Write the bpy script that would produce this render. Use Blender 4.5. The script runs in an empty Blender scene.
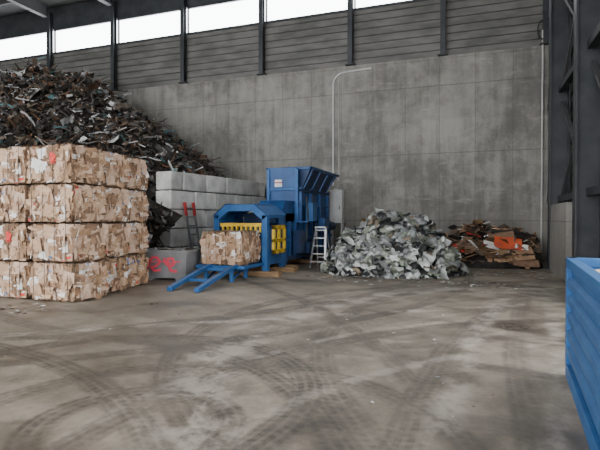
import bpy, math, random
import numpy as np
from mathutils import Vector, Matrix, Euler, noise as mnoise
random.seed(7)
R=random.random
def U(a,b): return a+(b-a)*random.random()

# ---------------------------------------------------------------- camera
H=1.6; YAW=math.radians(19.65); F=490.0
cs,sn=math.cos(YAW),math.sin(YAW)
cd=bpy.data.cameras.new("camera"); cam=bpy.data.objects.new("camera",cd)
bpy.context.collection.objects.link(cam)
cam.location=(0,0,H); cam.rotation_euler=(math.radians(90-0.82),0,YAW)
cd.lens=F/600*36; cd.sensor_width=36; cd.clip_end=200
bpy.context.scene.camera=cam
def floorpt(px,py):
    d=F*H/(py-218.0); r=(px-300)/F*d
    return (cs*r-sn*d, sn*r+cs*d)

# ---------------------------------------------------------------- materials
def newmat(name):
    m=bpy.data.materials.new(name); m.use_nodes=True
    nt=m.node_tree; b=nt.nodes["Principled BSDF"]
    return m,nt,b
def mat(name,c1,c2=None,rough=0.7,metal=0.0,scale=3.0,detail=6,bump=0.0,bscale=None,spec=None,alpha=None,stretch=(1,1,1),lo=0.35,hi=0.65):
    m,nt,b=newmat(name)
    b.inputs["Roughness"].default_value=rough; b.inputs["Metallic"].default_value=metal
    if spec is not None: b.inputs["Specular IOR Level"].default_value=spec
    if c2 is None: c2=tuple(x*0.7 for x in c1)
    g=nt.nodes.new("ShaderNodeNewGeometry"); mp=nt.nodes.new("ShaderNodeMapping"); mp.inputs["Scale"].default_value=stretch
    nt.links.new(g.outputs["Position"],mp.inputs["Vector"])
    n=nt.nodes.new("ShaderNodeTexNoise"); n.inputs["Scale"].default_value=scale; n.inputs["Detail"].default_value=detail
    nt.links.new(mp.outputs[0],n.inputs["Vector"])
    r=nt.nodes.new("ShaderNodeValToRGB"); r.color_ramp.elements[0].position=lo; r.color_ramp.elements[1].position=hi
    r.color_ramp.elements[0].color=(*c1,1); r.color_ramp.elements[1].color=(*c2,1)
    nt.links.new(n.outputs["Fac"],r.inputs["Fac"]); nt.links.new(r.outputs["Color"],b.inputs["Base Color"])
    if bump>0:
        n2=nt.nodes.new("ShaderNodeTexNoise"); n2.inputs["Scale"].default_value=bscale or scale*6; n2.inputs["Detail"].default_value=5
        nt.links.new(mp.outputs[0],n2.inputs["Vector"])
        bp=nt.nodes.new("ShaderNodeBump"); bp.inputs["Strength"].default_value=bump; bp.inputs["Distance"].default_value=0.05
        nt.links.new(n2.outputs["Fac"],bp.inputs["Height"]); nt.links.new(bp.outputs["Normal"],b.inputs["Normal"])
    return m
class NT:
    def __init__(s,nt): s.nt=nt
    def _in(s,sock,v):
        if isinstance(v,(int,float)): sock.default_value=v
        elif isinstance(v,tuple): sock.default_value=v
        else: s.nt.links.new(v,sock)
    def m(s,op,a,b=0.0,c=0.0,clamp=False):
        n=s.nt.nodes.new("ShaderNodeMath"); n.operation=op; n.use_clamp=clamp
        s._in(n.inputs[0],a); s._in(n.inputs[1],b); s._in(n.inputs[2],c); return n.outputs[0]
    def noise(s,vec,scale,detail=5,rough=0.5,dist=0.0):
        n=s.nt.nodes.new("ShaderNodeTexNoise"); s._in(n.inputs["Vector"],vec)
        n.inputs["Scale"].default_value=scale; n.inputs["Detail"].default_value=detail
        n.inputs["Roughness"].default_value=rough; n.inputs["Distortion"].default_value=dist; return n.outputs["Fac"]
    def mapr(s,v,a,b,c=0.0,d=1.0):
        n=s.nt.nodes.new("ShaderNodeMapRange"); n.interpolation_type='SMOOTHSTEP'
        s._in(n.inputs[0],v); n.inputs[1].default_value=a; n.inputs[2].default_value=b; n.inputs[3].default_value=c; n.inputs[4].default_value=d
        return n.outputs[0]
    def mix(s,f,a,b,bt='MIX'):
        n=s.nt.nodes.new("ShaderNodeMix"); n.data_type='RGBA'; n.blend_type=bt
        s._in(n.inputs["Factor"],f)
        ia=[i for i in n.inputs if i.type=='RGBA']
        s._in(ia[0],a); s._in(ia[1],b)
        return [o for o in n.outputs if o.type=='RGBA'][0]
    def mapping(s,vec,scale=(1,1,1),loc=(0,0,0),rot=(0,0,0)):
        n=s.nt.nodes.new("ShaderNodeMapping"); s._in(n.inputs["Vector"],vec)
        n.inputs["Scale"].default_value=scale; n.inputs["Location"].default_value=loc; n.inputs["Rotation"].default_value=rot; return n.outputs[0]
    def comb(s,x,y,z=0.0):
        n=s.nt.nodes.new("ShaderNodeCombineXYZ"); s._in(n.inputs[0],x); s._in(n.inputs[1],y); s._in(n.inputs[2],z); return n.outputs[0]

def circ3(p,q,r):
    ax,ay=p;bx,by=q;cx,cy=r
    d=2*(ax*(by-cy)+bx*(cy-ay)+cx*(ay-by))
    if abs(d)<1e-4: d=1e-4
    ux=((ax*ax+ay*ay)*(by-cy)+(bx*bx+by*by)*(cy-ay)+(cx*cx+cy*cy)*(ay-by))/d
    uy=((ax*ax+ay*ay)*(cx-bx)+(bx*bx+by*by)*(ax-cx)+(cx*cx+cy*cy)*(bx-ax))/d
    return ux,uy,math.hypot(ax-ux,ay-uy)

def floor_material():
    m,nt,b=newmat("dusty_concrete_floor"); N=NT(nt)
    g=nt.nodes.new("ShaderNodeNewGeometry"); pos=g.outputs["Position"]
    sp=nt.nodes.new("ShaderNodeSeparateXYZ"); nt.links.new(pos,sp.inputs[0]); X,Y=sp.outputs[0],sp.outputs[1]
    big=N.noise(pos,0.28,4,0.55); mid=N.noise(pos,1.6,8,0.7,0.3); fine=N.noise(pos,16,8,0.75)
    def polar(cx,cy):
        dx=N.m('SUBTRACT',X,cx); dy=N.m('SUBTRACT',Y,cy)
        r=N.m('SQRT',N.m('ADD',N.m('MULTIPLY',dx,dx),N.m('MULTIPLY',dy,dy))); a=N.m('ARCTAN2',dy,dx)
        return r,a
    def smear(cx,cy,fr,fa,seed):
        r,a=polar(cx,cy); return N.noise(N.comb(N.m('MULTIPLY',r,fr),N.m('MULTIPLY',a,fa),seed),1.0,7,0.62)
    s1=smear(9.0,1.0,2.6,4.0,1.0); s2=smear(-13.0,-3.0,2.2,5.0,7.0); s3=smear(-2.0,22.0,1.8,7.0,3.0)
    v=N.m('ADD',N.m('MULTIPLY',big,0.45),N.m('MULTIPLY',mid,0.38))
    for s_ in (s1,s2,s3): v=N.m('ADD',v,N.m('MULTIPLY',s_,0.36))
    v=N.m('ADD',v,N.m('MULTIPLY',fine,0.25))
    v=N.mapr(v,0.87,1.26)
    col=N.mix(v,(0.092,0.075,0.055,1),(0.33,0.288,0.228,1))
    brk=N.mapr(N.noise(pos,0.8,5,0.6),0.30,0.50)
    brk2=N.mapr(N.noise(pos,3.5,5,0.7),0.30,0.60,0.40,1.0)
    wob=N.m('MULTIPLY',N.m('SUBTRACT',N.noise(pos,0.35,2),0.5),0.2)
    dark=None; light=None
    tracks=[((0,400),(130,372),(300,372),0.20,0.8),((20,445),(110,398),(230,420),0.18,0.9),((250,450),(305,400),(275,355),0.22,1.0),
      ((335,450),(290,392),(180,348),0.18,0.9),((150,350),(300,330),(430,302),0.18,0.8),((60,332),(250,314),(380,292),0.2,0.7),
      ((400,450),(425,385),(520,300),0.2,0.8),((535,450),(520,380),(525,300),0.18,0.6),((150,450),(100,390),(10,350),0.2,1.0),
      ((300,348),(420,345),(560,330),0.2,0.7),((60,450),(200,385),(420,330),0.2,0.8),((0,365),(150,352),(330,352),0.15,0.7),
      ((380,450),(330,385),(330,330),0.2,0.8),((210,450),(170,380),(200,330),0.2,0.8),((470,450),(400,370),(300,300),0.16,0.7)]
    for i,(a,c,e,w,s) in enumerate(tracks):
        cx,cy,r=circ3(floorpt(*a),floorpt(*c),floorpt(*e))
        rr,an=polar(cx,cy)
        off=N.m('ADD',N.m('SUBTRACT',rr,r),wob)
        ab=N.m('ABSOLUTE',off)
        band=N.mapr(ab,w*0.55,w*1.0,1,0)
        tread=N.mapr(N.m('SINE',N.m('ADD',N.m('MULTIPLY',an,r*62),N.m('MULTIPLY',ab,30))),-0.5,0.5,0.82,1.0)
        rib=N.mapr(N.m('SINE',N.m('MULTIPLY',off,70)),-0.8,0.2,0.7,1.0)
        t=N.m('MULTIPLY',N.m('MULTIPLY',band,N.m('MULTIPLY',tread,rib)),s)
        dark=t if dark is None else N.m('MAXIMUM',dark,t)
    for (a,c,e,w,s) in [((440,450),(455,385),(505,300),0.14,0.8),((20,334),(120,328),(240,321),0.13,1.0),((200,450),(360,380),(560,345),0.08,0.5),((330,305),(420,292),(560,288),0.35,0.9),((560,450),(560,350),(540,290),0.10,0.7),((100,420),(250,360),(480,320),0.07,0.6)]:
        cx,cy,r=circ3(floorpt(*a),floorpt(*c),floorpt(*e))
        rr,an=polar(cx,cy)
        ab=N.m('ABSOLUTE',N.m('ADD',N.m('SUBTRACT',rr,r),wob))
        t=N.m('MULTIPLY',N.mapr(ab,w*0.3,w*1.5,1,0),s)
        light=t if light is None else N.m('MAXIMUM',light,t)
    px_,py_=floorpt(515,292); rr,an=polar(px_,py_); sheen_patch=N.mapr(rr,0.3,1.7,1,0); light=N.m('MAXIMUM',light,sheen_patch)  # round bright patch: daylight sheen painted into the floor colour
    dark=N.m('MULTIPLY',N.m('MULTIPLY',dark,brk),brk2); light=N.m('MULTIPLY',light,N.mapr(mid,0.42,0.6))
    col=N.mix(N.m('MULTIPLY',dark,0.85),col,(0.042,0.036,0.029,1))
    wet=N.mapr(N.noise(N.mapping(pos,(0.5,0.9,1),loc=(3,1,0)),1.0,5,0.55,0.5),0.56,0.65)
    col=N.mix(N.m('MULTIPLY',wet,0.5),col,(0.055,0.046,0.037,1))
    col=N.mix(N.m('MULTIPLY',light,0.6),col,(0.47,0.43,0.37,1))
    spots=N.mapr(N.noise(pos,30,3,0.6),0.68,0.74)
    col=N.mix(N.m('MULTIPLY',spots,0.35),col,(0.42,0.38,0.32,1))
    nt.links.new(col,b.inputs["Base Color"])
    rg=N.mapr(v,0,1,0.42,0.66); nt.links.new(N.m('SUBTRACT',rg,N.m('MULTIPLY',wet,0.15)),b.inputs["Roughness"])
    b.inputs["Specular IOR Level"].default_value=0.45
    bp=nt.nodes.new("ShaderNodeBump"); bp.inputs["Strength"].default_value=0.3; bp.inputs["Distance"].default_value=0.03
    hh=N.m('ADD',fine,N.m('MULTIPLY',mid,1.0)); nt.links.new(hh,bp.inputs["Height"]); nt.links.new(bp.outputs[0],b.inputs["Normal"])
    return m

def concrete_wall_material(axis='X'):
    m,nt,b=newmat("cast_concrete_"+axis); N=NT(nt)
    g=nt.nodes.new("ShaderNodeNewGeometry"); pos=g.outputs["Position"]
    sp=nt.nodes.new("ShaderNodeSeparateXYZ"); nt.links.new(pos,sp.inputs[0])
    A=sp.outputs[0] if axis=='X' else sp.outputs[1]; Z=sp.outputs[2]
    big=N.noise(pos,0.35,5,0.6); mid=N.noise(pos,1.8,8,0.7,0.4); fine=N.noise(pos,12,6,0.7)
    drip=N.noise(N.mapping(pos,(3,3,0.3)),1.2,6,0.6)
    v=N.m('ADD',N.m('MULTIPLY',big,0.75),N.m('ADD',N.m('MULTIPLY',mid,0.5),N.m('MULTIPLY',drip,0.35)))
    v=N.m('ADD',v,N.m('MULTIPLY',fine,0.15)); v=N.mapr(v,0.68,1.08)
    col=N.mix(v,(0.155,0.151,0.137,1),(0.385,0.375,0.342,1))
    fx=N.m('ABSOLUTE',N.m('SUBTRACT',N.m('FRACT',N.m('DIVIDE',A,1.35)),0.5)); jx=N.mapr(fx,0.486,0.496)
    fz=N.m('ABSOLUTE',N.m('SUBTRACT',N.m('FRACT',N.m('DIVIDE',N.m('ADD',Z,1.2),2.7)),0.5)); jz=N.mapr(fz,0.49,0.497)
    j=N.m('MAXIMUM',jx,jz)
    cell=N.m('ADD',N.m('FLOOR',N.m('ADD',N.m('DIVIDE',A,1.35),0.5)),N.m('MULTIPLY',N.m('FLOOR',N.m('ADD',N.m('DIVIDE',N.m('ADD',Z,1.2),2.7),0.5)),17.3))
    wn=nt.nodes.new("ShaderNodeTexWhiteNoise"); wn.noise_dimensions='1D'; nt.links.new(cell,wn.inputs["W"])
    col=N.mix(N.m('MULTIPLY',wn.outputs["Value"],0.25),col,(0.14,0.138,0.126,1))
    col=N.mix(N.m('MULTIPLY',j,0.45),col,(0.10,0.10,0.09,1))
    gr=N.m('MULTIPLY',N.mapr(Z,0.0,3.0,1,0),mid); col=N.mix(gr,col,(0.11,0.095,0.08,1))
    ds=N.mapr(N.noise(N.mapping(pos,(1.6,1.6,0.16),loc=(7,0,0)),1.0,6,0.65),0.56,0.70); col=N.mix(N.m('MULTIPLY',ds,0.4),col,(0.13,0.128,0.115,1))
    ef=N.mapr(N.noise(N.mapping(pos,(0.5,0.5,2.2)),1.0,6,0.7),0.57,0.69); col=N.mix(N.m('MULTIPLY',ef,0.4),col,(0.48,0.465,0.43,1))
    nt.links.new(col,b.inputs["Base Color"]); b.inputs["Roughness"].default_value=0.85
    bp=nt.nodes.new("ShaderNodeBump"); bp.inputs["Strength"].default_value=0.4; bp.inputs["Distance"].default_value=0.03
    nt.links.new(N.m('SUBTRACT',N.m('ADD',mid,fine),j),bp.inputs["Height"]); nt.links.new(bp.outputs[0],b.inputs["Normal"])
    return m

M={}
M['floor']=floor_material()
M['conc']=concrete_wall_material('X'); M['concY']=concrete_wall_material('Y')
M['clad']=mat("ribbed_cladding",(0.11,0.11,0.102),(0.19,0.185,0.172),0.6,0.2,1.0,stretch=(1,1,3))
M['steel']=mat("dark_structural_steel",(0.035,0.04,0.045),(0.06,0.065,0.07),0.5,0.3,2)
M['roof']=mat("roof_sheet",(0.06,0.062,0.065),(0.09,0.09,0.09),0.7,0.1,1)
M['purlin']=mat("roof_purlin",(0.07,0.075,0.08),(0.10,0.10,0.10),0.6,0.2,1)
M['block']=mat("pale_precast_concrete",(0.50,0.50,0.48),(0.76,0.76,0.73),0.85,0,2.2,8,0.35,14)
M['block2']=mat("grey_precast_concrete",(0.40,0.40,0.385),(0.62,0.62,0.60),0.85,0,2.2,8,0.35,14)
M['blockc']=mat("dark_joint_core",(0.08,0.08,0.075),(0.12,0.12,0.11),0.9,0,2.2)
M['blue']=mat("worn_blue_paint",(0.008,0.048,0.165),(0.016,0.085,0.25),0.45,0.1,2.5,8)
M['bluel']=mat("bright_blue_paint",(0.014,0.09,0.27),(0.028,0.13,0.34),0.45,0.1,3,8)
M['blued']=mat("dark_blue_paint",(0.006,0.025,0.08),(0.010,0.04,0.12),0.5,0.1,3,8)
M['bluec']=mat("container_blue_paint",(0.016,0.10,0.28),(0.028,0.135,0.335),0.5,0.1,3,8)
M['yellow']=mat("yellow_paint",(0.75,0.50,0.02),(0.55,0.36,0.03),0.5,0,4)
M['white']=mat("white_enamel",(0.75,0.76,0.76),(0.62,0.63,0.63),0.5,0,3)
M['red']=mat("red_paint",(0.5,0.03,0.03),(0.35,0.03,0.03),0.5,0,4)
M['wood']=mat("weathered_timber",(0.30,0.19,0.09),(0.18,0.11,0.06),0.8,0,5,stretch=(1,1,6))
M['black']=mat("black_rubber",(0.02,0.02,0.02),(0.035,0.035,0.035),0.6)
M['alu']=mat("aluminium",(0.6,0.61,0.62),(0.45,0.46,0.47),0.35,0.8,6)
M['galv']=mat("galvanised_tube",(0.18,0.18,0.19),(0.28,0.28,0.29),0.5,0.4,6)
M['conduit']=mat("pale_conduit",(0.6,0.6,0.57),(0.5,0.5,0.48),0.5)
M['kb1']=mat("cardboard_brown",(0.42,0.26,0.15),(0.28,0.17,0.10),0.85,0,4,bump=0.2)
M['kb2']=mat("cardboard_tan",(0.58,0.40,0.27),(0.45,0.30,0.195),0.85,0,4,bump=0.2)
M['kb3']=mat("cardboard_dark",(0.17,0.10,0.06),(0.26,0.16,0.10),0.85,0,5)
M['pap']=mat("paper_white",(0.82,0.81,0.78),(0.68,0.68,0.66),0.8,0,6)
M['kred']=mat("printed_red",(0.62,0.035,0.03),(0.68,0.07,0.05),0.6)
M['kblu']=mat("printed_blue",(0.10,0.18,0.40),(0.2,0.3,0.5),0.6)
M['kpink']=mat("cardboard_pinkish",(0.62,0.45,0.34),(0.52,0.36,0.26),0.85)
def core_mat():
    m,nt,b=newmat("compressed_cardboard"); N=NT(nt)
    g=nt.nodes.new("ShaderNodeNewGeometry"); pos=g.outputs["Position"]
    a=N.noise(N.mapping(pos,(9,9,2.5)),1.6,6,0.6,1.2); c=N.noise(pos,9,4)
    col=N.mix(N.mapr(a,0.35,0.62),(0.08,0.048,0.027,1),(0.38,0.245,0.15,1)); col=N.mix(N.mapr(c,0.62,0.68),col,(0.62,0.58,0.53,1))
    nt.links.new(col,b.inputs["Base Color"]); b.inputs["Roughness"].default_value=0.9
    bp=nt.nodes.new("ShaderNodeBump"); bp.inputs["Distance"].default_value=0.05; nt.links.new(a,bp.inputs["Height"]); nt.links.new(bp.outputs[0],b.inputs["Normal"])
    return m
M['core']=core_mat()
M['s1']=mat("scrap_dark",(0.020,0.018,0.016),(0.045,0.039,0.033),0.5,0.4,4)
M['s2']=mat("scrap_grey",(0.13,0.125,0.12),(0.21,0.20,0.19),0.4,0.5,4)
M['s3']=mat("scrap_rust",(0.17,0.09,0.05),(0.10,0.06,0.04),0.75,0.2,5)
M['s4']=mat("scrap_bright",(0.66,0.67,0.67),(0.45,0.46,0.47),0.4,0.1,4)
M['s5']=mat("scrap_teal",(0.10,0.22,0.22),(0.08,0.15,0.17),0.5,0.2,4)
M['s6']=mat("scrap_brown",(0.10,0.075,0.055),(0.17,0.135,0.10),0.7,0.1,4)
M['p1']=mat("plastic_film_white",(0.64,0.66,0.64),(0.42,0.44,0.43),0.32,0,5,bump=0.4,bscale=14)
M['p2']=mat("plastic_film_grey",(0.30,0.315,0.31),(0.17,0.185,0.185),0.3,0,5,bump=0.4,bscale=14)
M['p3']=mat("plastic_film_green",(0.20,0.235,0.18),(0.32,0.35,0.29),0.35,0,4,bump=0.4,bscale=14)
M['p4']=mat("plastic_bag_dark",(0.018,0.02,0.023),(0.045,0.045,0.045),0.3,0,5,bump=0.3,bscale=14)
M['p5']=mat("sack_brown",(0.28,0.22,0.15),(0.17,0.135,0.10),0.7,0,5)
M['orange']=mat("orange_board",(0.66,0.11,0.035),(0.5,0.08,0.04),0.6)
M['greyp']=mat("grey_painted_steel",(0.19,0.195,0.20),(0.27,0.275,0.28),0.6,0.1,3)
M['pink']=mat("pink_spray_paint",(0.80,0.08,0.13),(0.7,0.07,0.11),0.6)
mg,nt,b=newmat("daylit_glazing"); b.inputs["Base Color"].default_value=(0.9,0.93,0.95,1)
b.inputs["Emission Color"].default_value=(0.95,0.98,1,1); b.inputs["Emission Strength"].default_value=11.0; M['glass']=mg

# ---------------------------------------------------------------- mesh builder
class MB:
    def __init__(s): s.v=[];s.f=[];s.mi=[];s.mats=[]
    def mid(s,k):
        if k not in s.mats: s.mats.append(k)
        return s.mats.index(k)
    def add(s,vs,fs,k):
        o=len(s.v); s.v.extend([tuple(v) for v in vs]); i=s.mid(k)
        for f in fs: s.f.append(tuple(o+a for a in f)); s.mi.append(i)
    def box(s,lo,hi,k,rot=None,piv=None):
        x0,y0,z0=lo;x1,y1,z1=hi
        vs=[Vector(p) for p in [(x0,y0,z0),(x1,y0,z0),(x1,y1,z0),(x0,y1,z0),(x0,y0,z1),(x1,y0,z1),(x1,y1,z1),(x0,y1,z1)]]
        if rot is not None:
            c=Vector(piv) if piv else Vector(((x0+x1)/2,(y0+y1)/2,(z0+z1)/2)); m=Euler(rot).to_matrix()
            vs=[m@(v-c)+c for v in vs]
        s.add(vs,[(0,3,2,1),(4,5,6,7),(0,1,5,4),(1,2,6,5),(2,3,7,6),(3,0,4,7)],k)
    def bar(s,p,q,w,h,k,up=(0,0,1)):
        p=Vector(p);q=Vector(q);d=(q-p).normalized();u=Vector(up)
        if abs(d.dot(u))>0.98: u=Vector((0,1,0)) if abs(d.y)<0.9 else Vector((1,0,0))
        a=d.cross(u).normalized()*(w/2); c=a.cross(d).normalized()*(h/2)
        vs=[p-a-c,p+a-c,p+a+c,p-a+c,q-a-c,q+a-c,q+a+c,q-a+c]
        s.add(vs,[(0,1,2,3),(4,7,6,5),(0,4,5,1),(1,5,6,2),(2,6,7,3),(3,7,4,0)],k)
    def cyl(s,p,q,r,k,n=12,r2=None):
        p=Vector(p);q=Vector(q);d=(q-p).normalized(); u=Vector((0,0,1)) if abs(d.z)<0.9 else Vector((1,0,0))
        a=d.cross(u).normalized(); c=a.cross(d); r2=r if r2 is None else r2
        vs=[p+(a*math.cos(t)+c*math.sin(t))*r for t in [2*math.pi*i/n for i in range(n)]]+[q+(a*math.cos(t)+c*math.sin(t))*r2 for t in [2*math.pi*i/n for i in range(n)]]
        s.add(vs,[(i,(i+1)%n,n+(i+1)%n,n+i) for i in range(n)]+[tuple(range(n))[::-1],tuple(range(n,2*n))],k)
    def tube(s,pts,r,k,n=8):
        for a,b_ in zip(pts[:-1],pts[1:]): s.cyl(a,b_,r,k,n)
    def frust(s,a,b_,k):
        vs=[(a[0],a[2],a[4]),(a[1],a[2],a[4]),(a[1],a[3],a[4]),(a[0],a[3],a[4]),(b_[0],b_[2],b_[4]),(b_[1],b_[2],b_[4]),(b_[1],b_[3],b_[4]),(b_[0],b_[3],b_[4])]
        s.add(vs,[(0,3,2,1),(4,5,6,7),(0,1,5,4),(1,2,6,5),(2,3,7,6),(3,0,4,7)],k)
    def sheet(s,c,w,h,rot,k,n=3,crump=0.1,bend=0.0):
        c=Vector(c); m=rot if isinstance(rot,Matrix) else Euler(rot).to_matrix(); vs=[]
        for j in range(n+1):
            for i in range(n+1):
                x=(i/n-0.5)*w; y=(j/n-0.5)*h
                z=bend*((2*i/n-1)**2)*w+U(-1,1)*crump
                vs.append(m@Vector((x+U(-1,1)*crump*0.5,y+U(-1,1)*crump*0.5,z))+c)
        fs=[(j*(n+1)+i,j*(n+1)+i+1,(j+1)*(n+1)+i+1,(j+1)*(n+1)+i) for j in range(n) for i in range(n)]
        s.add(vs,fs,k)
    def mesh(s,name):
        me=bpy.data.meshes.new(name); me.from_pydata(s.v,[],s.f)
        for k in s.mats: me.materials.append(M[k])
        me.polygons.foreach_set("material_index",s.mi); me.update(); return me
    def obj(s,name,loc=(0,0,0),rz=0,bevel=0,smooth=False):
        me=s.mesh(name); o=bpy.data.objects.new(name,me); bpy.context.collection.objects.link(o)
        o.location=loc; o.rotation_euler=(0,0,rz)
        if bevel:
            md=o.modifiers.new("bevel",'BEVEL'); md.width=bevel; md.segments=2; md.limit_method='ANGLE'
        if smooth: me.shade_smooth()
        return o

# ---------------------------------------------------------------- shell
YW=20.4; XR=2.75; XL=-29.0; ZR=12.9
b_=MB(); b_.box((XL,-16,-0.2),(16,YW+0.4,0),'floor'); b_.obj("floor")
b_=MB(); b_.box((XL,YW,0),(XR+0.3,YW+0.4,8.0),'conc'); 
b_.box((XL,YW-0.03,7.95),(XR,YW+0.4,8.05),'conc')
z=8.06
while z<10.35:
    b_.box((XL,YW+0.13,z),(XR+0.3,YW+0.3,z+0.27),'clad'); b_.box((XL,YW+0.17,z+0.27),(XR+0.3,YW+0.3,z+0.31),'steel'); z+=0.31
b_.box((XL,YW+0.1,11.75),(XR+0.3,YW+0.3,ZR),'steel')
b_.obj("wall_back")
cols=[2.45,-1.23,-5.0,-9.1,-13.2,-17.3,-21.5,-25.7]
wn=0
for a,c in zip(cols[:-1],cols[1:]):
    wn+=1; b_=MB(); x0,x1=c+0.12,a-0.12
    b_.box((x0,YW+0.2,10.5),(x1,YW+0.24,11.7),'glass')
    for zz in (10.4,11.66): b_.box((x0,YW+0.1,zz),(x1,YW+0.28,zz+0.1),'steel')
    for t in (x0,x1-0.06): b_.box((t,YW+0.12,10.4),(t+0.06,YW+0.28,11.75),'steel')
    b_.obj("window_%d"%wn)
def hcol(b_,x,y,z0,z1,w=0.22,d=0.26,k='steel'):
    b_.box((x-w/2,y-d/2,z0),(x+w/2,y-d/2+0.03,z1),k); b_.box((x-w/2,y+d/2-0.03,z0),(x+w/2,y+d/2,z1),k); b_.box((x-0.015,y-d/2+0.03,z0),(x+0.015,y+d/2-0.03,z1),k)
for i,x in enumerate(cols):
    b_=MB(); hcol(b_,x,YW-0.06,8.06,ZR-0.3,0.2,0.24); b_.box((x-0.2,YW-0.2,8.06),(x+0.2,YW+0.08,8.1),'steel'); b_.obj("trim_wall_post_%d"%(i+1))
# right wall
b_=MB(); b_.box((XR,9.2,0),(XR+0.3,YW,2.05),'concY')
b_.box((XR+0.1,9.2,2.05),(XR+0.3,YW,ZR),'roof')
b_.box((2.16,13.9,0),(XR,16.6,2.0),'concY')
z=2.1
while z<12.7:
    b_.box((XR+0.05,9.2,z),(XR+0.1,YW,z+0.2),'steel'); z+=0.42
b_.obj("wall_right")
b_=MB(); b_.box((XR,-6,0),(XR+0.3,1.0,ZR),'concY'); b_.box((XR,1.0,6),(XR+0.3,9.2,ZR),'roof'); b_.obj("wall_right_gate")
b_=MB(); b_.box((XL-0.3,-6,0),(XL,YW,ZR),'concY'); b_.obj("wall_left")
# right columns with lattice
b_=MB()
for y in (17.2,13.0,9.4):
    b_.box((2.2,y-0.02,0),(2.72,y+0.02,ZR-0.7),'steel')
    b_.box((2.18,y-0.17,0),(2.22,y+0.17,ZR-0.7),'steel'); b_.box((2.70,y-0.17,0),(2.74,y+0.17,ZR-0.7),'steel')
    b_.box((2.1,y-0.25,0),(2.74,y+0.25,0.04),'steel')
for z0 in (2.2,5.6,9.0):
    b_.bar((2.55,9.4,z0),(2.55,13.0,z0+3.0),0.1,0.1,'purlin'); b_.bar((2.55,13.0,z0),(2.55,17.2,z0+3.0),0.1,0.1,'purlin')
    b_.bar((2.55,13.0,z0+3.0),(2.55,17.2,z0),0.08,0.08,'purlin')
    b_.bar((2.5,9.4,z0),(2.5,17.2,z0),0.14,0.18,'steel'); b_.bar((2.55,17.2,z0+3.0),(2.55,20.2,z0),0.1,0.1,'purlin')
b_.obj("steel_frame_columns")
# roof
b_=MB(); b_.box((XL-0.3,-6,ZR),(XR+0.3,YW+0.4,ZR+0.2),'roof'); b_.obj("ceiling")
b_=MB()
for x in cols[1:]:
    b_.box((x-0.14,-6,ZR-0.06),(x+0.14,YW-0.3,ZR-0.01),'purlin'); b_.box((x-0.02,-6,ZR-0.6),(x+0.02,YW-0.3,ZR-0.06),'purlin'); b_.box((x-0.14,-6,ZR-0.65),(x+0.14,YW-0.3,ZR-0.6),'purlin')
y=-5
while y<YW-0.5:
    b_.box((XL+0.2,y,ZR-0.28),(XR,y+0.09,ZR-0.01),'purlin'); y+=1.4
b_.obj("roof_beams")

# conduits on wall
b_=MB()
pts=[(-5.75,YW-0.05,3.0),(-5.75,YW-0.05,7.3)]
for t in range(1,7):
    a=t/6*math.pi/2; pts.append((-5.75+0.5*(1-math.cos(a)),YW-0.05,7.3+0.5*math.sin(a)))
pts+=[(-4.1,YW-0.05,7.85)]
b_.tube(pts,0.035,'white'); b_.tube([(-5.5,YW-0.04,3.2),(-5.5,YW-0.04,7.5)],0.012,'conduit')
b_.obj("wall_conduit")
b_=MB()
b_.tube([(2.35,YW-0.06,0.2),(2.35,YW-0.06,8.6)],0.035,'conduit'); 
lp=[(2.33+0.16*math.cos(t/14*2*math.pi),YW-0.12,8.6+0.35*math.sin(t/14*2*math.pi)) for t in range(15)]
b_.tube(lp,0.025,'black',6); b_.obj("wall_cable_pipe")

# ---------------------------------------------------------------- concrete block wall
L=6.1; b_=MB(); hB=0.63; th=0.66; g_=0.022
b_.box((-th+0.08,0.08,0.02),(-0.08,L-0.08,5*hB-0.08),'blockc')  # dark inner core, so the gaps between blocks come out dark
for r in range(5):
    y=0.0; z0=r*hB
    first=1.25 if r%2 else 0.62
    while y<L-0.05:
        ln=min(first,L-y); first=1.25
        j=U(-0.035,0.02)
        b_.box((-th+j,y+g_,z0+(0.002 if r==0 else g_*0.6)),(j,y+ln-g_,z0+hB-g_*0.6),'block' if R()<0.55 else 'block2'); y+=ln
b_.obj("concrete_block_wall",loc=(-9.3,13.6,0),rz=-math.atan2(0.7,6.0),bevel=0.045)

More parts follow.
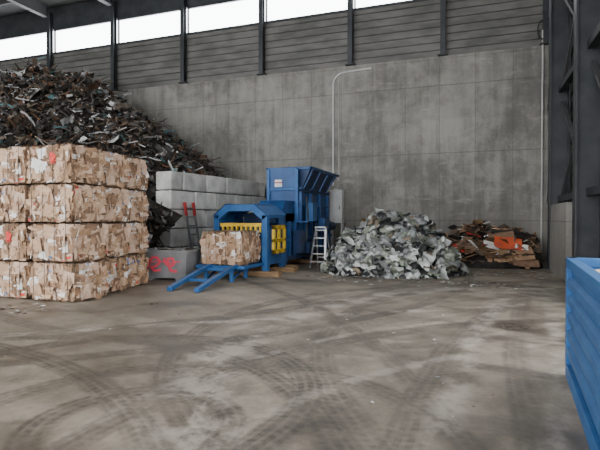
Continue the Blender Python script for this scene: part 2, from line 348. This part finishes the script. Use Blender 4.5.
# ---------------------------------------------------------------- bales
def build_bale(seed,w=1.15,d=0.93,h=0.745,dens=1.0,red=False):
    random.seed(seed); b_=MB()
    n=8; e=0.04
    def P(x,y,z):
        ex=1-0.05*abs(z)**3; v=Vector((x*(w/2-e)*ex,y*(d/2-e)*ex,z*(h/2-0.015)))
        k=mnoise.noise_vector(v*4+Vector((seed*3.1,0,0)))*0.035; k.z*=0.3
        return v+k+Vector((0,0,h/2))
    for ax in range(3):
        for sg in (-1,1):
            vs=[]
            for j in range(n+1):
                for i in range(n+1):
                    a=2*i/n-1;c=2*j/n-1; co=[0,0,0]; co[ax]=sg; co[(ax+1)%3]=a; co[(ax+2)%3]=c; vs.append(P(*co))
            fs=[(j*(n+1)+i,j*(n+1)+i+1,(j+1)*(n+1)+i+1,(j+1)*(n+1)+i) for j in range(n) for i in range(n)]
            if sg<0: fs=[f[::-1] for f in fs]
            b_.add(vs,fs,'core')
    mixes=[[7,9,3,6,4],[9,7,4,4,3],[6,9,3,7,7],[8,8,5,3,3],[6,8,3,8,5]]
    mx=mixes[seed%5]
    kinds=['kb1']*mx[0]+['kb2']*mx[1]+['kb3']*mx[2]+['kpink']*mx[3]+['pap']*mx[4]+['kred']*1+['kblu']*1
    faces=[((0,-1,0),w,h,115),((0,1,0),w,h,50),((1,0,0),d,h,100),((-1,0,0),d,h,45),((0,0,1),w,d,120)]
    for nrm,fw,fh,cnt in faces:
        N=Vector(nrm); up=Vector((0,0,1)) if abs(N.z)<0.5 else Vector((0,1,0)); s_=up.cross(N)
        ext=(w/2 if abs(N.x) else d/2 if abs(N.y) else h/2); side=abs(N.z)<0.5
        for q in range(int(cnt*dens)):
            k=random.choice(kinds)
            sw=U(0.08,0.34); sh=U(0.07,0.28)
            t=R()
            if t<0.24: sw,sh=U(0.02,0.06),U(0.12,0.40)
            elif t<0.34: sw,sh=U(0.12,0.40),U(0.02,0.06)
            if k in('kred','kblu'): sw,sh=U(0.03,0.10),U(0.03,0.09)
            if k=='pap' and R()<0.6: sw*=0.7; sh*=0.6
            c=U(-1,1)*max(0.01,fh/2-sh/2-(0.012 if side else 0.02))
            a=U(-1,1)*max(0.01,fw/2-sw/2-(0.0 if side else 0.02))
            pull=0.03*abs(2*c/fh)**4 if side else 0
            ctr=N*(ext-(U(0.0,0.045)+pull if side else U(0.01,0.02)))+s_*a+up*c+Vector((0,0,h/2))
            base=Matrix((s_,up,N)).transposed()
            tl=0.24 if side else 0.06
            tilt=Euler((U(-tl,tl),U(-tl,tl),U(-0.3,0.3))).to_matrix()
            b_.sheet(ctr,sw,sh,base@tilt,k,3 if max(sw,sh)>0.15 else 2,0.011 if side else 0.006,U(-0.09,0.09) if side else 0)
    if red:
        for q in range(5):
            b_.sheet((0.12+U(-0.05,0.08),-d/2-0.015,h*0.66+U(-0.08,0.06)),U(0.07,0.13),U(0.1,0.16),(math.pi/2+U(-.15,.15),U(-0.6,0.6),U(-.15,.15)),'kred',2,0.01)
        for q in range(3):
            b_.sheet((-0.2+U(-0.1,0.1),-d/2-0.012,h*0.45+U(-0.1,0.1)),U(0.2,0.34),U(0.15,0.26),(math.pi/2+U(-.15,.15),U(-0.4,0.4),U(-.15,.15)),'pap',3,0.015)
    for x in (-0.36,-0.12,0.12,0.36):
        xx=x*w; o_=0.012
        pts=[(xx,-d/2-o_,0.03),(xx,-d/2-o_,h-0.01),(xx,d/2+o_,h-0.01),(xx,d/2+o_,0.03)]
        b_.tube(pts,0.005,'s1',4)
    return b_
vars_=[build_bale(100+i).mesh("cardboard_bale_mesh_%d"%i) for i in range(8)]
redv=build_bale(140,red=True).mesh("cardboard_bale_marked_mesh")
random.seed(5)
for lay in range(4):
    for row in range(3):
        for c in range(5):
            if row==2 and c>2: continue
            if row==1 and c>3: continue
            me=random.choice(vars_)
            if row==0 and (lay,c) in ((3,0),(1,1)): me=redv
            o=bpy.data.objects.new("cardboard_bale",me); bpy.context.collection.objects.link(o)
            x=-7.05-0.575-c*1.175-row*0.19+U(-0.035,0.035); y=7.15+0.47+row*0.94+U(-0.015,0.025)
            o.location=(x,y,lay*0.752+0.004); o.rotation_euler=(0,0,U(-0.015,0.015))

# ---------------------------------------------------------------- scrap heap
random.seed(21)
xr=[-29,-26,-23,-20.4,-18,-15.5,-13.8,-12.3,-10.9,-10.0,-8.6,-8.0]
zr=[3.0,4.6,6.5,7.3,8.0,7.3,6.3,5.1,3.9,3.1,2.3,1.3]
def heapz(x,y):
    r=float(np.interp(x,xr,zr)); t=max(0.0,min(1.0,(y-10.6)/5.6)); f=t*(1.6-0.6*t) if t<1 else 1.0
    if y>17: f=1-0.05*(y-17)
    return max(0.0,r*f+0.45*mnoise.noise(Vector((x*0.6,y*0.6,1)))*min(1,t*3)+0.25*mnoise.noise(Vector((x*1.7,y*1.7,5)))*min(1,t*3))
def wallx(y): return -10.07+ (y-13.6)*0.7/6.0
def xmax(y): return wallx(y) if y>13.3 else (-8.65 if y>11.7 else -8.95)
b_=MB(); nx,ny=70,36; vs=[]
for j in range(ny+1):
    y=10.6+(20.25-10.6)*j/ny; xm=xmax(y) 
    for i in range(nx+1):
        x=-28.8+(xm+28.8)*i/nx; vs.append((x,y,heapz(x,y)))
b_.add(vs,[(j*(nx+1)+i,j*(nx+1)+i+1,(j+1)*(nx+1)+i+1,(j+1)*(nx+1)+i) for j in range(ny) for i in range(nx)],'s1')
sk=['s1']*13+['s2']*6+['s3']*4+['s4']*2+['s6']*5+['s5']*1
for q in range(9500):
    y=U(11.0,19.9) if R()<0.5 else U(11.0,16)
    x=U(-24,xmax(y)-0.3)
    z=heapz(x,y)+U(-0.05,0.18); k=random.choice(sk); t=R()
    if t<0.38:
        n=4; w=U(0.015,0.08); p=Vector((x,y,z)); d=Vector((U(-1,1),U(-1,1),U(-0.4,0.3))).normalized(); sd=Vector((U(-1,1),U(-1,1),U(-1,1))).cross(d).normalized()*w/2
        L_=U(0.08,0.26); vs=[]
        for i in range(n+1):
            vs+= [p-sd,p+sd]; d=(d+Vector((U(-1,1),U(-1,1),U(-1,0.6)))*0.55).normalized(); p=p+d*L_
            p.x=min(p.x,xmax(p.y)-0.1); p.y=min(p.y,20.2)
        b_.add(vs,[(2*i,2*i+1,2*i+3,2*i+2) for i in range(n)],k)
    elif t<0.57:
        d=Vector((U(-1,1),U(-0.7,0.5),U(-0.5,0.4))).normalized()*U(0.2,0.7); p=Vector((x,y,z)); qv=p+d; qv.x=min(qv.x,xmax(qv.y)-0.1)
        qv.z=max(qv.z,0.05)
        if R()<0.5: b_.bar(p,qv,U(0.02,0.07),U(0.02,0.05),k)
        else: b_.cyl(p,qv,U(0.012,0.035),k,6)
    elif t<0.9:
        s_=U(0.08,0.38)*(0.8 if k=='s4' else 1); b_.sheet((x,y,z),s_,s_*U(0.3,0.9),(U(-1.1,1.1),U(-1.1,1.1),U(0,6.3)),k,3,0.04,U(-0.5,0.5))
    else:
        s_=U(0.06,0.18); b_.box((x-s_,y-s_*0.6,z-s_*0.4),(x+s_,y+s_*0.6,z+s_*0.4),k,rot=(U(-1,1),U(-1,1),U(0,6)))
for (x,y,s_,k) in [(-18.6,15.8,0.9,'s4'),(-17.9,15.4,0.6,'p1'),(-16.3,14.6,0.9,'s4'),(-19.6,15.0,1.1,'s2'),(-14.2,14.2,0.8,'s4'),(-15.6,13.2,1.0,'s6'),(-12.6,13.0,0.9,'s2'),(-11.3,13.6,0.8,'s3'),(-17.5,13.2,1.3,'s3'),(-14.5,15.8,0.8,'s3'),(-13.6,13.0,0.9,'s4'),(-12.4,14.4,0.6,'s4'),(-16.2,13.0,0.8,'s4'),(-17.2,12.6,0.7,'p1')]:
    b_.sheet((x,y,heapz(x,y)+0.15),s_,s_*0.55,(U(0.3,1.0),U(-0.5,0.5),U(-0.8,0.8)),k,3,0.06,0.2)
b_.obj("scrap_metal_heap")

# ---------------------------------------------------------------- baler
b_=MB()
X0,X1=-6.75,-5.45
b_.box((X0+0.1,13.9,0.35),(X1-0.05,19.0,1.45),'blue')
for y in np.arange(14.2,19.0,0.55):
    b_.box((X1-0.05,y,0.3),(X1+0.06,y+0.1,1.5),'blue'); b_.box((X0+0.0,y,0.3),(X0+0.1,y+0.1,1.5),'blue')
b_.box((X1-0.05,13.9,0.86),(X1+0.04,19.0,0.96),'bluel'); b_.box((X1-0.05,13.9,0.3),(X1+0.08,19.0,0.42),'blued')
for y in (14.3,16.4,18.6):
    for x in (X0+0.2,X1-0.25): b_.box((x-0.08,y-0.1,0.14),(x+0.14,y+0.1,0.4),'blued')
# tower
b_.box((-6.5,15.0,1.45),(-5.4,18.2,2.55),'blue')
for y in (15.0,16.0,17.05,18.1): b_.box((-5.4,y,1.45),(-5.3,y+0.1,2.6),'blue')
b_.box((-5.4,15.0,2.0),(-5.32,18.2,2.08),'bluel'); b_.box((-5.4,15.0,2.45),(-5.3,18.2,2.55),'blued')
for x in (-6.5,-5.5): b_.box((x,14.92,1.45),(x+0.1,15.0,3.2),'bluel')
b_.box((-6.5,14.94,2.5),(-5.4,15.0,2.58),'bluel'); b_.box((-6.5,14.94,1.95),(-5.4,15.0,2.02),'bluel')
b_.box((-6.42,14.97,2.58),(-5.48,15.2,3.25),'blue')
def hopper(b_,a,c,k,t=0.05):
    x0,x1,y0,y1,z0=a; X0_,X1_,Y0_,Y1_,z1=c
    o=[(x0,y0,z0),(x1,y0,z0),(x1,y1,z0),(x0,y1,z0)]; p=[(X0_,Y0_,z1),(X1_,Y0_,z1),(X1_,Y1_,z1),(X0_,Y1_,z1)]
    oi=[(x0+t,y0+t,z0),(x1-t,y0+t,z0),(x1-t,y1-t,z0),(x0+t,y1-t,z0)]; pi_=[(X0_+t,Y0_+t,z1),(X1_-t,Y0_+t,z1),(X1_-t,Y1_-t,z1),(X0_+t,Y1_-t,z1)]
    vs=o+p+oi+pi_
    fs=[]
    for i in range(4):
        j=(i+1)%4; fs+=[(i,j,4+j,4+i),(8+j,8+i,12+i,12+j),(4+i,4+j,12+j,12+i)]
    b_.add(vs,fs,k)
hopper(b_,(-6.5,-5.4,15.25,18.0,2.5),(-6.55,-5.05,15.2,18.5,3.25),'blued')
for y in (15.35,16.2,17.1,18.0): b_.bar((-5.38,y,2.55),(-5.05,y*1.03-0.4,3.22),0.06,0.06,'blue')
b_.box((-5.08,15.15,3.19),(-5.0,18.55,3.28),'blue'); b_.box((-6.6,15.15,3.19),(-5.0,15.23,3.28),'blue')
b_.box((-6.63,15.15,3.19),(-6.55,18.55,3.28),'blue'); b_.box((-6.6,18.47,3.19),(-5.0,18.55,3.28),'blue')
b_.box((-6.22,14.93,2.78),(-5.96,14.965,2.86),'white'); b_.box((-6.22,14.93,2.74),(-5.96,14.965,2.77),'red'); b_.box((-6.22,14.93,2.62),(-5.96,14.965,2.74),'white')
b_.box((-5.3,15.4,1.5),(-5.05,15.9,2.1),'bluel'); b_.box((-5.3,16.4,1.2),(-4.95,17.0,1.6),'blue'); b_.cyl((-5.1,17.2,1.3),(-5.1,17.9,1.3),0.16,'blued')
b_.box((-5.38,14.4,0.5),(-5.15,15.0,1.2),'blued'); b_.box((-5.38,15.2,0.45),(-5.1,16.1,0.8),'blued')
b_.tube([(-5.2,15.2,2.3),(-5.15,15.2,1.6),(-5.15,15.0,0.9),(-5.2,14.4,0.8)],0.03,'black',6)
b_.tube([(-5.28,16.1,2.4),(-5.1,16.1,1.5),(-5.15,15.7,0.7)],0.025,'black',6)
b_.box((-5.36,14.6,1.46),(-4.95,15.0,1.5),'bluel')
b_.cyl((-6.1,18.9,1.0),(-6.1,20.1,1.0),0.22,'blued',16)
b_.box((X0+0.15,13.4,1.45),(X1-0.1,15.0,1.75),'blued')
b_.frust((X0+0.15,X1-0.1,13.7,15.0,1.45),(X0+0.35,X1-0.1,14.2,15.0,2.15),'blue')
def portal(y,zt,k):
    xa,xb=-7.0,-5.35
    b_.box((xa,y,0.14),(xa+0.16,y+0.2,zt-0.3),k); b_.box((xb-0.16,y,0.14),(xb,y+0.2,zt-0.3),k)
    pts=[(xa,zt-0.32),(xa+0.38,zt),(xb-0.38,zt),(xb,zt-0.32)]; inn=[(xa+0.16,zt-0.42),(xa+0.46,zt-0.18),(xb-0.46,zt-0.18),(xb-0.16,zt-0.42)]
    vs=[(x,y,z) for x,z in pts]+[(x,y,z) for x,z in inn]+[(x,y+0.2,z) for x,z in pts]+[(x,y+0.2,z) for x,z in inn]
    fs=[]
    for i in range(3): fs+=[(i,i+1,5+i,4+i)[::-1],(8+i,9+i,13+i,12+i),(i,8+i,9+i,i+1),(4+i,5+i,13+i,12+i)]
    fs+=[(0,4,12,8),(3,11,15,7)]
    b_.add(vs,fs,k)
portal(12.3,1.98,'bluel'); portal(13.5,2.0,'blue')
for x,z in ((-6.62,1.94),(-5.73,1.94),(-6.98,1.64),(-5.4,1.64)): b_.bar((x,12.4,z),(x,13.6,z+0.02),0.12,0.1,'bluel')
b_.box((-6.55,12.45,1.88),(-5.8,13.6,1.94),'blue')
b_.add([(-7.02,12.3,1.68),(-6.62,12.3,2.0),(-6.62,13.7,2.02),(-7.02,13.7,1.7)],[(0,1,2,3)],'bluel')
b_.add([(-5.33,12.3,1.68),(-5.73,12.3,2.0),(-5.73,13.7,2.02),(-5.33,13.7,1.7)],[(3,2,1,0)],'bluel')
b_.box((-6.82,12.34,1.36),(-5.53,12.42,1.46),'yellow')
for i in range(9):
    x=-6.76+i*0.145; b_.box((x,12.33,1.2),(x+0.05,12.43,1.4),'yellow')
b_.box((-5.52,12.36,0.5),(-5.42,12.46,1.5),'yellow')
b_.box((-5.34,12.5,0.62),(-5.28,13.4,1.36),'blued')
for (ya,yb,za,zb) in ((12.5,12.62,0.6,1.4),(13.28,13.4,0.6,1.4),(12.5,13.4,1.28,1.4),(12.5,13.4,0.6,0.72),(12.86,12.98,0.6,1.4),(12.5,13.4,0.92,1.02)):
    b_.box((-5.3,ya,za),(-5.22,yb,zb),'yellow')
b_.box((-6.95,12.5,0.3),(-6.85,13.9,1.6),'blue'); b_.box((-6.85,11.1,0.30),(-5.45,13.9,0.385),'bluel')
b_.box((-5.47,12.5,0.3),(-5.36,13.9,0.62),'blue')
for xa,xb,xc in ((-6.5,-6.42,-6.28),(-5.75,-5.7,-5.6)):
    b_.bar((xa,12.3,0.40),(xb,10.9,0.36),0.12,0.1,'bluel'); b_.bar((xb,10.92,0.36),(xc,9.1,0.05),0.12,0.09,'bluel')
    b_.bar((xb,10.9,0.3),(xb,10.9,0.0),0.09,0.09,'bluel')
    b_.bar((xa,11.8,0.3),(xa,11.8,0.0),0.09,0.09,'bluel'); b_.bar((xb,10.9,0.05),(xa,11.8,0.3),0.05,0.05,'blue')
for y,z in ((10.9,0.3),(11.8,0.2),(9.9,0.16)): b_.bar((-6.4,y,z),(-5.68,y,z),0.07,0.07,'bluel')
b_.box((-7.1,12.25,0),(-5.0,12.5,0.14),'wood'); b_.box((-7.1,13.5,0),(-5.0,13.72,0.14),'wood')
for y in (14.2,16.3,18.5): b_.box((-6.9,y,0),(-5.2,y+0.22,0.14),'wood')
b_.obj("waste_baler",bevel=0.008)
ob=bpy.data.objects.new("cardboard_bale",build_bale(333,1.2,1.15,0.88,1.3).mesh("pressed_bale_mesh")); bpy.context.collection.objects.link(ob); ob.location=(-6.12,11.7,0.39)

# electrical cabinet
b_=MB(); b_.box((-5.6,19.3,1.4),(-5.08,19.65,2.75),'white'); b_.box((-5.56,19.28,1.43),(-5.12,19.3,2.72),'white'); b_.box((-5.2,19.25,1.95),(-5.17,19.28,2.1),'black')
for x in (-5.58,-5.15): b_.box((x,19.35,0),(x+0.05,19.4,1.4),'alu'); b_.box((x,19.57,0),(x+0.05,19.62,1.4),'alu')
b_.box((-5.45,19.35,2.75),(-5.25,19.5,2.8),'white'); b_.obj("electrical_cabinet",bevel=0.01)

# step ladder
b_=MB()
lx,ly=-4.72,15.2
for s_ in (-1,1):
    b_.bar((lx+s_*0.25,ly-0.35,0),(lx+s_*0.16,ly+0.05,1.3),0.06,0.035,'alu'); b_.bar((lx+s_*0.25,ly+0.5,0),(lx+s_*0.16,ly+0.08,1.28),0.04,0.03,'alu')
for i in range(5):
    t=(i+0.8)/5.2; w=0.25-0.09*t; y=ly-0.35+0.4*t; b_.box((lx-w,y-0.03,1.3*t-0.015),(lx+w,y+0.07,1.3*t+0.015),'alu')
b_.box((lx-0.19,ly-0.06,1.28),(lx+0.19,ly+0.16,1.32),'alu'); b_.bar((lx-0.22,ly+0.38,0.3),(lx+0.22,ly+0.38,0.3),0.03,0.03,'alu')
b_.obj("step_ladder")

# pallets by the wall
b_=MB()
for i in range(6):
    z=i*0.15
    for j in range(6): b_.box((-4.5,18.4+j*0.17,z+0.12),(-3.3,18.52+j*0.17,z+0.14),'wood')
    for x in (-4.5,-3.96,-3.4): b_.box((x,18.4,z),(x+0.1,19.37,z+0.12),'wood')
b_.obj("wooden_pallet_stack")
b_=MB()
for i in range(6):
    x=-4.5+i*0.2; b_.bar((x,19.75,0),(x+U(-0.1,0.1),20.3,U(1.2,1.8)),0.14,0.03,'wood')
b_.obj("leaning_planks")

# graffiti skip
b_=MB()
def tub(b_,x0,x1,y0,y1,h,k,fl=0.12):
    hopper(b_,(x0+fl,x1-fl,y0+fl,y1-fl,0.08),(x0,x1,y0,y1,h),k,0.04)
    b_.box((x0+fl,y0+fl,0.06),(x1-fl,y1-fl,0.12),k)
    b_.box((x0-0.03,y0-0.03,h-0.06),(x1+0.03,y0+0.03,h),k); b_.box((x0-0.03,y1-0.03,h-0.06),(x1+0.03,y1+0.03,h),k)
    b_.box((x0-0.03,y0,h-0.06),(x0+0.03,y1,h),k); b_.box((x1-0.03,y0,h-0.06),(x1+0.03,y1,h),k)
tub(b_,-0.68,0.68,-0.45,0.45,0.78,'greyp',0.08)
for x in (-0.45,0.35): b_.box((x,-0.4,0),(x+0.12,0.4,0.08),'greyp')
def fy(z): return -0.45+0.08*(1-(z-0.08)/0.7)-0.012
def stroke(p,q,w=0.045):
    b_.bar((p[0],fy(p[1]),p[1]),(q[0],fy(q[1]),q[1]),w,0.012,'pink',up=(0,1,0))
def poly(pts,w=0.05):
    for p,q in zip(pts[:-1],pts[1:]): stroke(p,q,w)
poly([(-0.42,0.3),(-0.36,0.5),(-0.26,0.6),(-0.12,0.58),(-0.08,0.46),(-0.2,0.36),(-0.34,0.34),(-0.24,0.24),(-0.06,0.28)],0.06)
poly([(0.04,0.58),(0.1,0.42),(0.22,0.36),(0.34,0.46),(0.28,0.58),(0.14,0.56),(0.2,0.26),(0.38,0.24)],0.06)
poly([(-0.5,0.44),(-0.1,0.5),(0.2,0.46),(0.5,0.5)],0.03)
for i in range(14): b_.sheet((U(-0.5,0.5),U(-0.3,0.3),0.70+U(0,0.08)),U(0.2,0.35),U(0.1,0.3),(U(-0.4,0.4),U(-0.4,0.4),U(0,6)),random.choice(['s2','s3','s6','s1']),3,0.02)
b_.obj("scrap_skip",loc=(-7.55,11.0,0),rz=0.12)
# narrow ladder leaning on the block wall
b_=MB()
for s_ in (-1,1):
    b_.bar((0.47,s_*0.22,0),(0.10,s_*0.22,2.1),0.06,0.06,'galv'); b_.bar((0.47-0.37*0.8,s_*0.22,1.68),(0.095,s_*0.22,2.12),0.075,0.075,'red')
for i in range(7):
    t=(i+0.6)/7.2; b_.bar((0.47-0.37*t,-0.22,2.1*t),(0.47-0.37*t,0.22,2.1*t),0.04,0.04,'galv')
b_.obj("leaning_ladder",loc=(-9.17,14.3,0),rz=-0.116)

# ---------------------------------------------------------------- plastic pile
random.seed(77)
def mound(cx,cy,rx,ry,h,sd):
    def f(x,y):
        q=((x-cx)/rx)**2+((y-cy)/ry)**2
        if q>=1: return 0
        return h*(1-q)**0.75*(0.9+0.5*mnoise.noise(Vector((x*1.1+sd,y*1.1,0))))
    return f
PX,PY=-2.35,14.7
f=mound(PX,PY,1.95,1.75,1.5,3)
b_=MB(); NR=14; NA=40
vs=[(PX,PY,f(PX,PY)*0.93)]
for j in range(1,NR+1):
    for i in range(NA):
        a=2*math.pi*i/NA; rr=j/NR*0.97; x=PX+1.95*rr*math.cos(a); y=PY+1.75*rr*math.sin(a); vs.append((x,y,f(x,y)*0.93 if j<NR else 0.0))
fs=[(0,1+i,1+(i+1)%NA) for i in range(NA)]+[(1+(j-1)*NA+i,1+j*NA+i,1+j*NA+(i+1)%NA,1+(j-1)*NA+(i+1)%NA) for j in range(1,NR) for i in range(NA)]
b_.add(vs,fs,'p4')
pk=['p1']*7+['p2']*9+['p3']*6+['p4']*8+['p5']*4
def blob(b_,c,s_,k):
    n1,n2=10,7; vs=[]
    sc=Vector((U(0.7,1.4),U(0.7,1.3),U(0.4,0.75))); m=Euler((U(-.6,.6),U(-.6,.6),U(0,6))).to_matrix(); sd=Vector((U(0,99),U(0,99),0))
    for j in range(n2+1):
        for i in range(n1):
            th_=math.pi*j/n2; ph=2*math.pi*i/n1; v=Vector((math.sin(th_)*math.cos(ph),math.sin(th_)*math.sin(ph),math.cos(th_)))
            q=s_*(1+0.7*mnoise.noise(v*1.8+sd)+U(-0.06,0.06)); v=Vector((v.x*sc.x,v.y*sc.y,v.z*sc.z))*q; w=m@v+Vector(c); w.z=max(w.z,0.01); vs.append(w)
    b_.add(vs,[(j*n1+i,j*n1+(i+1)%n1,(j+1)*n1+(i+1)%n1,(j+1)*n1+i) for j in range(n2) for i in range(n1)],k)
def film(b_,c,w,h,rot,k):
    n=9; m=Euler(rot).to_matrix(); sd=Vector((U(0,99),U(0,99),0)); c=Vector(c); vs=[]; amp=U(0.06,0.14)
    for j in range(n+1):
        for i in range(n+1):
            x=(i/n-0.5)*w; y=(j/n-0.5)*h
            p=Vector((x*3.2,y*3.2,0))+sd; z=amp*mnoise.noise(p)*2+0.045*mnoise.noise(p*3.6)*2-0.35*(x*x+y*y)
            e=0.10*mnoise.noise(p*1.3+Vector((0,0,5)))
            vs.append(m@Vector((x+e,y+e*0.7,z))+c)
    b_.add(vs,[(j*(n+1)+i,j*(n+1)+i+1,(j+1)*(n+1)+i+1,(j+1)*(n+1)+i) for j in range(n) for i in range(n)],k)
for q in range(1150):
    a=U(0,6.283); r=math.sqrt(R())*1.0
    if q>1040: r=U(1.0,1.14)
    x=PX+1.95*r*math.cos(a); y=PY+1.75*r*math.sin(a); z=f(x,y)
    cl=mnoise.noise(Vector((x*1.3,y*1.3,4)))
    k=random.choice(pk); t=R()
    if cl>0.2 and R()<0.4: k='p1'
    elif cl<-0.15 and R()<0.4: k=random.choice(['p4','p3','p2'])
    if math.cos(a)<-0.3 and R()<0.2: k='p1'
    o=len(b_.v)
    if t<0.35 and r<1: blob(b_,(x,y,z+0.02),U(0.08,0.24),k)
    else:
        s_=U(0.2,0.7)*(0.35 if r>1 else 1)
        film(b_,(x,y,z+U(0.0,0.10)),s_,s_*U(0.35,0.9),(U(-0.8,0.8),U(-0.8,0.8),U(0,6.3)),k)
    for i in range(o,len(b_.v)):
        v=b_.v[i]; b_.v[i]=(max(v[0],-4.35),v[1],max(v[2],0.01))
b_.obj("plastic_film_pile",smooth=True)

# ---------------------------------------------------------------- mixed wood / cardboard pile
random.seed(99)
WX,WY,WRX,WRY=0.3,18.4,2.3,1.85
f2=mound(WX,WY,WRX,WRY,1.1,9)
b_=MB()
def clampz(b_,o,xm=2.05,ym=20.3,xn=-2.0,yn=16.55):
    for i in range(o,len(b_.v)):
        v=b_.v[i]; b_.v[i]=(max(xn,min(v[0],xm)),max(yn,min(v[1],ym)),max(v[2],0.01))
vs=[(WX,WY,f2(WX,WY)*0.9)]
for j in range(1,NR+1):
    for i in range(NA):
        a=2*math.pi*i/NA; rr=j/NR; x=WX+WRX*rr*math.cos(a); y=WY+WRY*rr*math.sin(a); vs.append((x,y,f2(x,y)*0.9 if j<NR else 0.0))
b_.add(vs,fs,'s1')
clampz(b_,0)
wk=['kb1']*4+['kb3']*9+['wood']*3+['s6']*6+['s1']*5+['kb2']*2+['pap']*2+['s3']*3+['kred']*1
for q in range(620):
    a=U(0,6.283); r=math.sqrt(R())*0.97; x=min(1.8,WX+WRX*r*math.cos(a)); y=WY+WRY*r*math.sin(a); z=f2(x,y); k=random.choice(wk); o=len(b_.v)
    if R()<0.35:
        d=Vector((U(-1,1),U(-1,1),U(-0.3,0.4))).normalized()*U(0.2,0.6); p=Vector((x,y,z+0.05)); b_.bar(p-d,p+d,U(0.04,0.14),U(0.02,0.04),k)
    else:
        s_=U(0.2,0.7)*(0.5 if k in('kred','pap') else 1); b_.sheet((x,y,z+U(0.03,0.12)),s_,s_*U(0.4,0.9),(U(-0.7,0.7),U(-0.6,0.6),U(0,6.3)),k,3,0.025,U(-0.2,0.2))
    clampz(b_,o)
o=len(b_.v)
b_.sheet((1.0,17.0,0.80),0.85,0.5,(0.75,0.1,0.1),'orange',3,0.04); b_.sheet((1.15,16.9,0.45),1.2,0.5,(0.9,-0.1,0.15),'kb1',3,0.03)
b_.sheet((0.1,16.9,0.42),1.0,0.45,(0.9,0.1,-0.3),'kb1',3,0.04); b_.sheet((1.5,16.85,0.25),0.8,0.4,(0.9,0.1,0.3),'kb3',3,0.03); b_.sheet((1.1,17.6,1.1),1.2,0.5,(0.3,0.1,0.1),'s1',3,0.05)
b_.sheet((0.5,16.95,0.72),0.5,0.28,(0.8,0.2,0.5),'pap',3,0.03); b_.sheet((-0.5,17.1,0.6),0.45,0.22,(0.8,0.2,-0.3),'kred',3,0.03); b_.sheet((0.8,17.3,1.05),0.8,0.3,(0.6,-0.1,0.0),'kb3',3,0.03)
b_.sheet((1.4,16.95,0.68),0.4,0.2,(0.8,0.2,0.1),'pap',3,0.03)
clampz(b_,o)
b_.obj("waste_wood_pile")

# ---------------------------------------------------------------- small litter on floor
random.seed(3); b_=MB()
for q in range(460):
    t=R()
    if t<0.45: x,y=-2.0+U(-2.4,3.0),12.9-abs(random.gauss(0,0.45))
    elif t<0.6: x,y=U(-9,-6.9),U(5.6,6.9)
    elif t<0.8: x,y=U(-1.0,2),U(14.2,16.3)
    else: x,y=U(-6.5,0.4),U(4,12)
    s_=U(0.02,0.12) if t<0.8 else U(0.01,0.04)
    b_.sheet((x,y,0.012),s_,s_*U(0.4,1),(U(-.1,.1),U(-.1,.1),U(0,6)),random.choice(['pap','p1','kb2','kb3','s1','p2']),2,0.004)
b_.obj("floor_litter")

# ---------------------------------------------------------------- blue container at right
b_=MB(); Lc=4.6; Wc=1.6; Hc=1.2
b_.box((0,-Lc,0.12),(0.05,0,Hc-0.08),'bluec'); b_.box((Wc-0.05,-Lc,0.12),(Wc,0,Hc-0.08),'bluec')
b_.box((0,-0.05,0.12),(Wc,0,Hc-0.08),'bluec'); b_.box((0,-Lc,0.12),(Wc,-Lc+0.05,Hc-0.08),'bluec'); b_.box((0,-Lc,0.1),(Wc,0,0.15),'bluec')
for i in range(5):
    z=0.27+i*0.17
    for (x0,x1) in ((-0.045,0.0),(Wc,Wc+0.045)):
        s0=x0 if x0<0 else x1; s1=0 if x0<0 else Wc
        vs=[(s1,-Lc,z-0.06),(s0,-Lc,z-0.035),(s0,-Lc,z+0.035),(s1,-Lc,z+0.06),(s1,0,z-0.06),(s0,0,z-0.035),(s0,0,z+0.035),(s1,0,z+0.06)]
        b_.add(vs,[(0,1,5,4),(1,2,6,5),(2,3,7,6),(0,3,2,1),(4,5,6,7)],'bluec')
for x in (-0.05,Wc-0.04): b_.box((x,-Lc-0.02,Hc-0.09),(x+0.09,0.02,Hc),'bluec'); b_.box((x,-Lc,0.0),(x+0.09,0,0.13),'bluec')
for y in (-0.06,-Lc-0.02): b_.box((-0.05,y,Hc-0.09),(Wc+0.05,y+0.08,Hc),'bluec')
for x in (-0.05,Wc-0.03): b_.box((x,-0.08,0.1),(x+0.08,0.02,Hc),'bluec'); b_.box((x,-Lc,0.1),(x+0.08,-Lc+0.1,Hc),'bluec')
random.seed(8)
for q in range(90):
    b_.sheet((U(0.25,Wc-0.25),U(-Lc+0.3,-0.3),U(0.9,1.14)),U(0.2,0.5),U(0.15,0.35),(U(-.3,.3),U(-.3,.3),U(0,6)),random.choice(['pap','kb2','kpink','p1','p2','kb1']),3,0.02)
b_.box((0.06,-Lc+0.06,0.2),(Wc-0.06,-0.06,0.9),'core')
b_.obj("blue_waste_container",loc=(0.925,5.6,0),rz=-math.radians(3.9),bevel=0.006)

# ---------------------------------------------------------------- light
w=bpy.data.worlds.new("overcast_sky"); bpy.context.scene.world=w; w.use_nodes=True
bg=w.node_tree.nodes["Background"]; bg.inputs[0].default_value=(0.98,0.985,1.0,1); bg.inputs[1].default_value=5.6
